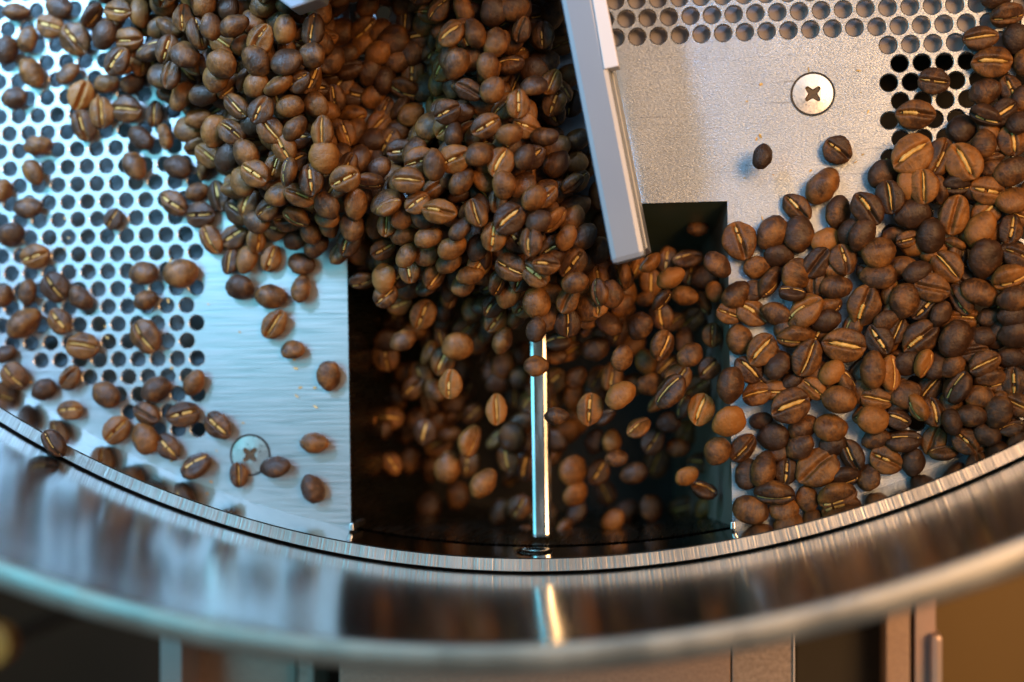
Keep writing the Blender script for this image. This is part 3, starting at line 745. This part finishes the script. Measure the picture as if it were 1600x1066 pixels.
for k, ds in gr.items():
    if len(ds) < 2: continue
    xs = [d['px'] for d in ds]; ys = [d['py'] for d in ds]
    hor = max(xs) - min(xs) > max(ys) - min(ys)
    ds.sort(key=lambda d: d['px'] if hor else d['py'])
    names = {2: ('leftmost', 'rightmost') if hor else ('uppermost', 'lowest'),
             3: ('leftmost', 'middle', 'rightmost') if hor else ('uppermost', 'middle', 'lowest')}
    for i, d in enumerate(ds):
        if len(ds) in names: wd = names[len(ds)][i]
        else:
            n = len(ds); o_ = ['', 'second ', 'third ', 'fourth ', 'fifth ', 'sixth ']
            wd = (o_[i] + ('leftmost' if hor else 'uppermost')) if i <= n // 2 else (o_[n - 1 - i] + ('rightmost' if hor else 'lowest'))
        d['label'] = wd + ' ' + k
GRP = {'pile': 'beans heaped at the right of the tray', 'plate': 'beans heaped at the right of the tray', 'left': 'loose beans on the left side of the tray',
       'rim': 'loose beans on the left side of the tray', 'fall': 'beans falling into the chute'}
for d in ind:
    mb, ms = BEANS[d['var']]
    o = bpy.data.objects.new('coffee_bean', mb); COL.objects.link(o); o.matrix_world = d['m']
    o['label'] = ' '.join(d['label'].split()[:16]); o['category'] = 'coffee bean'; o['tone'] = float(d['tone'])
    o['group'] = GRP.get(d['src'], 'beans on top of the moving mass')
    if ms:
        c = bpy.data.objects.new('silverskin', ms); COL.objects.link(c); c.parent = o
# specks of chaff lying on the steel
cv = []; cf = []
for k in range(70):
    x, y = (RB.uniform(1150, 1420), RB.uniform(90, 420)) if k < 30 else (RB.uniform(20, 520), RB.uniform(230, 770))
    if 540 < x < 1145 and y > 310: continue
    p = at(x, y, .02); a = RB.uniform(0, 6.3); l = RB.uniform(.05, .15); w_ = l * RB.uniform(.25, .6); b0 = len(cv)
    for q in range(6):
        t = q * math.pi / 3; u_, v_ = l * math.cos(t) * RB.uniform(.7, 1.2), w_ * math.sin(t) * RB.uniform(.7, 1.2)
        cv.append((p.x + u_ * math.cos(a) - v_ * math.sin(a), p.y + u_ * math.sin(a) + v_ * math.cos(a), .02 + RB.uniform(0, .05)))
    cf.append(tuple(range(b0, b0 + 6)))
o = obj('chaff_specks', mesh_from('chaff_specks', cv, cf, M['skin'], False)); o['kind'] = 'stuff'
o['label'] = 'tiny specks of pale chaff scattered on the steel floor'; o['category'] = 'chaff'
# the rest of the mass as one object
lo = []
for q in range(NV):
    V, Fc, SV, SF = bean_geo(q + 1, nu=16, nv=24, wide=wides[q], hd=.27 + .03 * (q % 3), style=styles[q])
    lo.append((np.array([tuple(p) for p in V]) * .01, Fc, np.array([tuple(p) for p in SV]).reshape(-1, 3) * .01, SF))
vs = []; fs = []; mi = []; base = 0
for d in rest:
    V, Fc, SV, SF = lo[d['var']]
    m = np.array(d['m'])
    for P, Q, idx in ((V, Fc, 0), (SV, SF, 1)):
        if len(P) == 0: continue
        W = P @ m[:3, :3].T + m[:3, 3]
        vs.append(W); fs += [tuple(i + base for i in f) for f in Q]; mi += [idx] * len(Q); base += len(P)
me = bpy.data.meshes.new('coffee_beans'); me.from_pydata(np.concatenate(vs).tolist(), [], fs)
me.materials.append(M['bean']); me.materials.append(M['skin'])
me.polygons.foreach_set('material_index', mi); me.polygons.foreach_set('use_smooth', [True] * len(fs)); me.update()
o = obj('coffee_beans', me); o['kind'] = 'stuff'; o['tone'] = .03
o['label'] = 'dense mass of brown roasted coffee beans swept over the tray floor'; o['category'] = 'coffee beans'
print('beans', len(ALL), 'individual', len(ind), 'rest', len(rest))
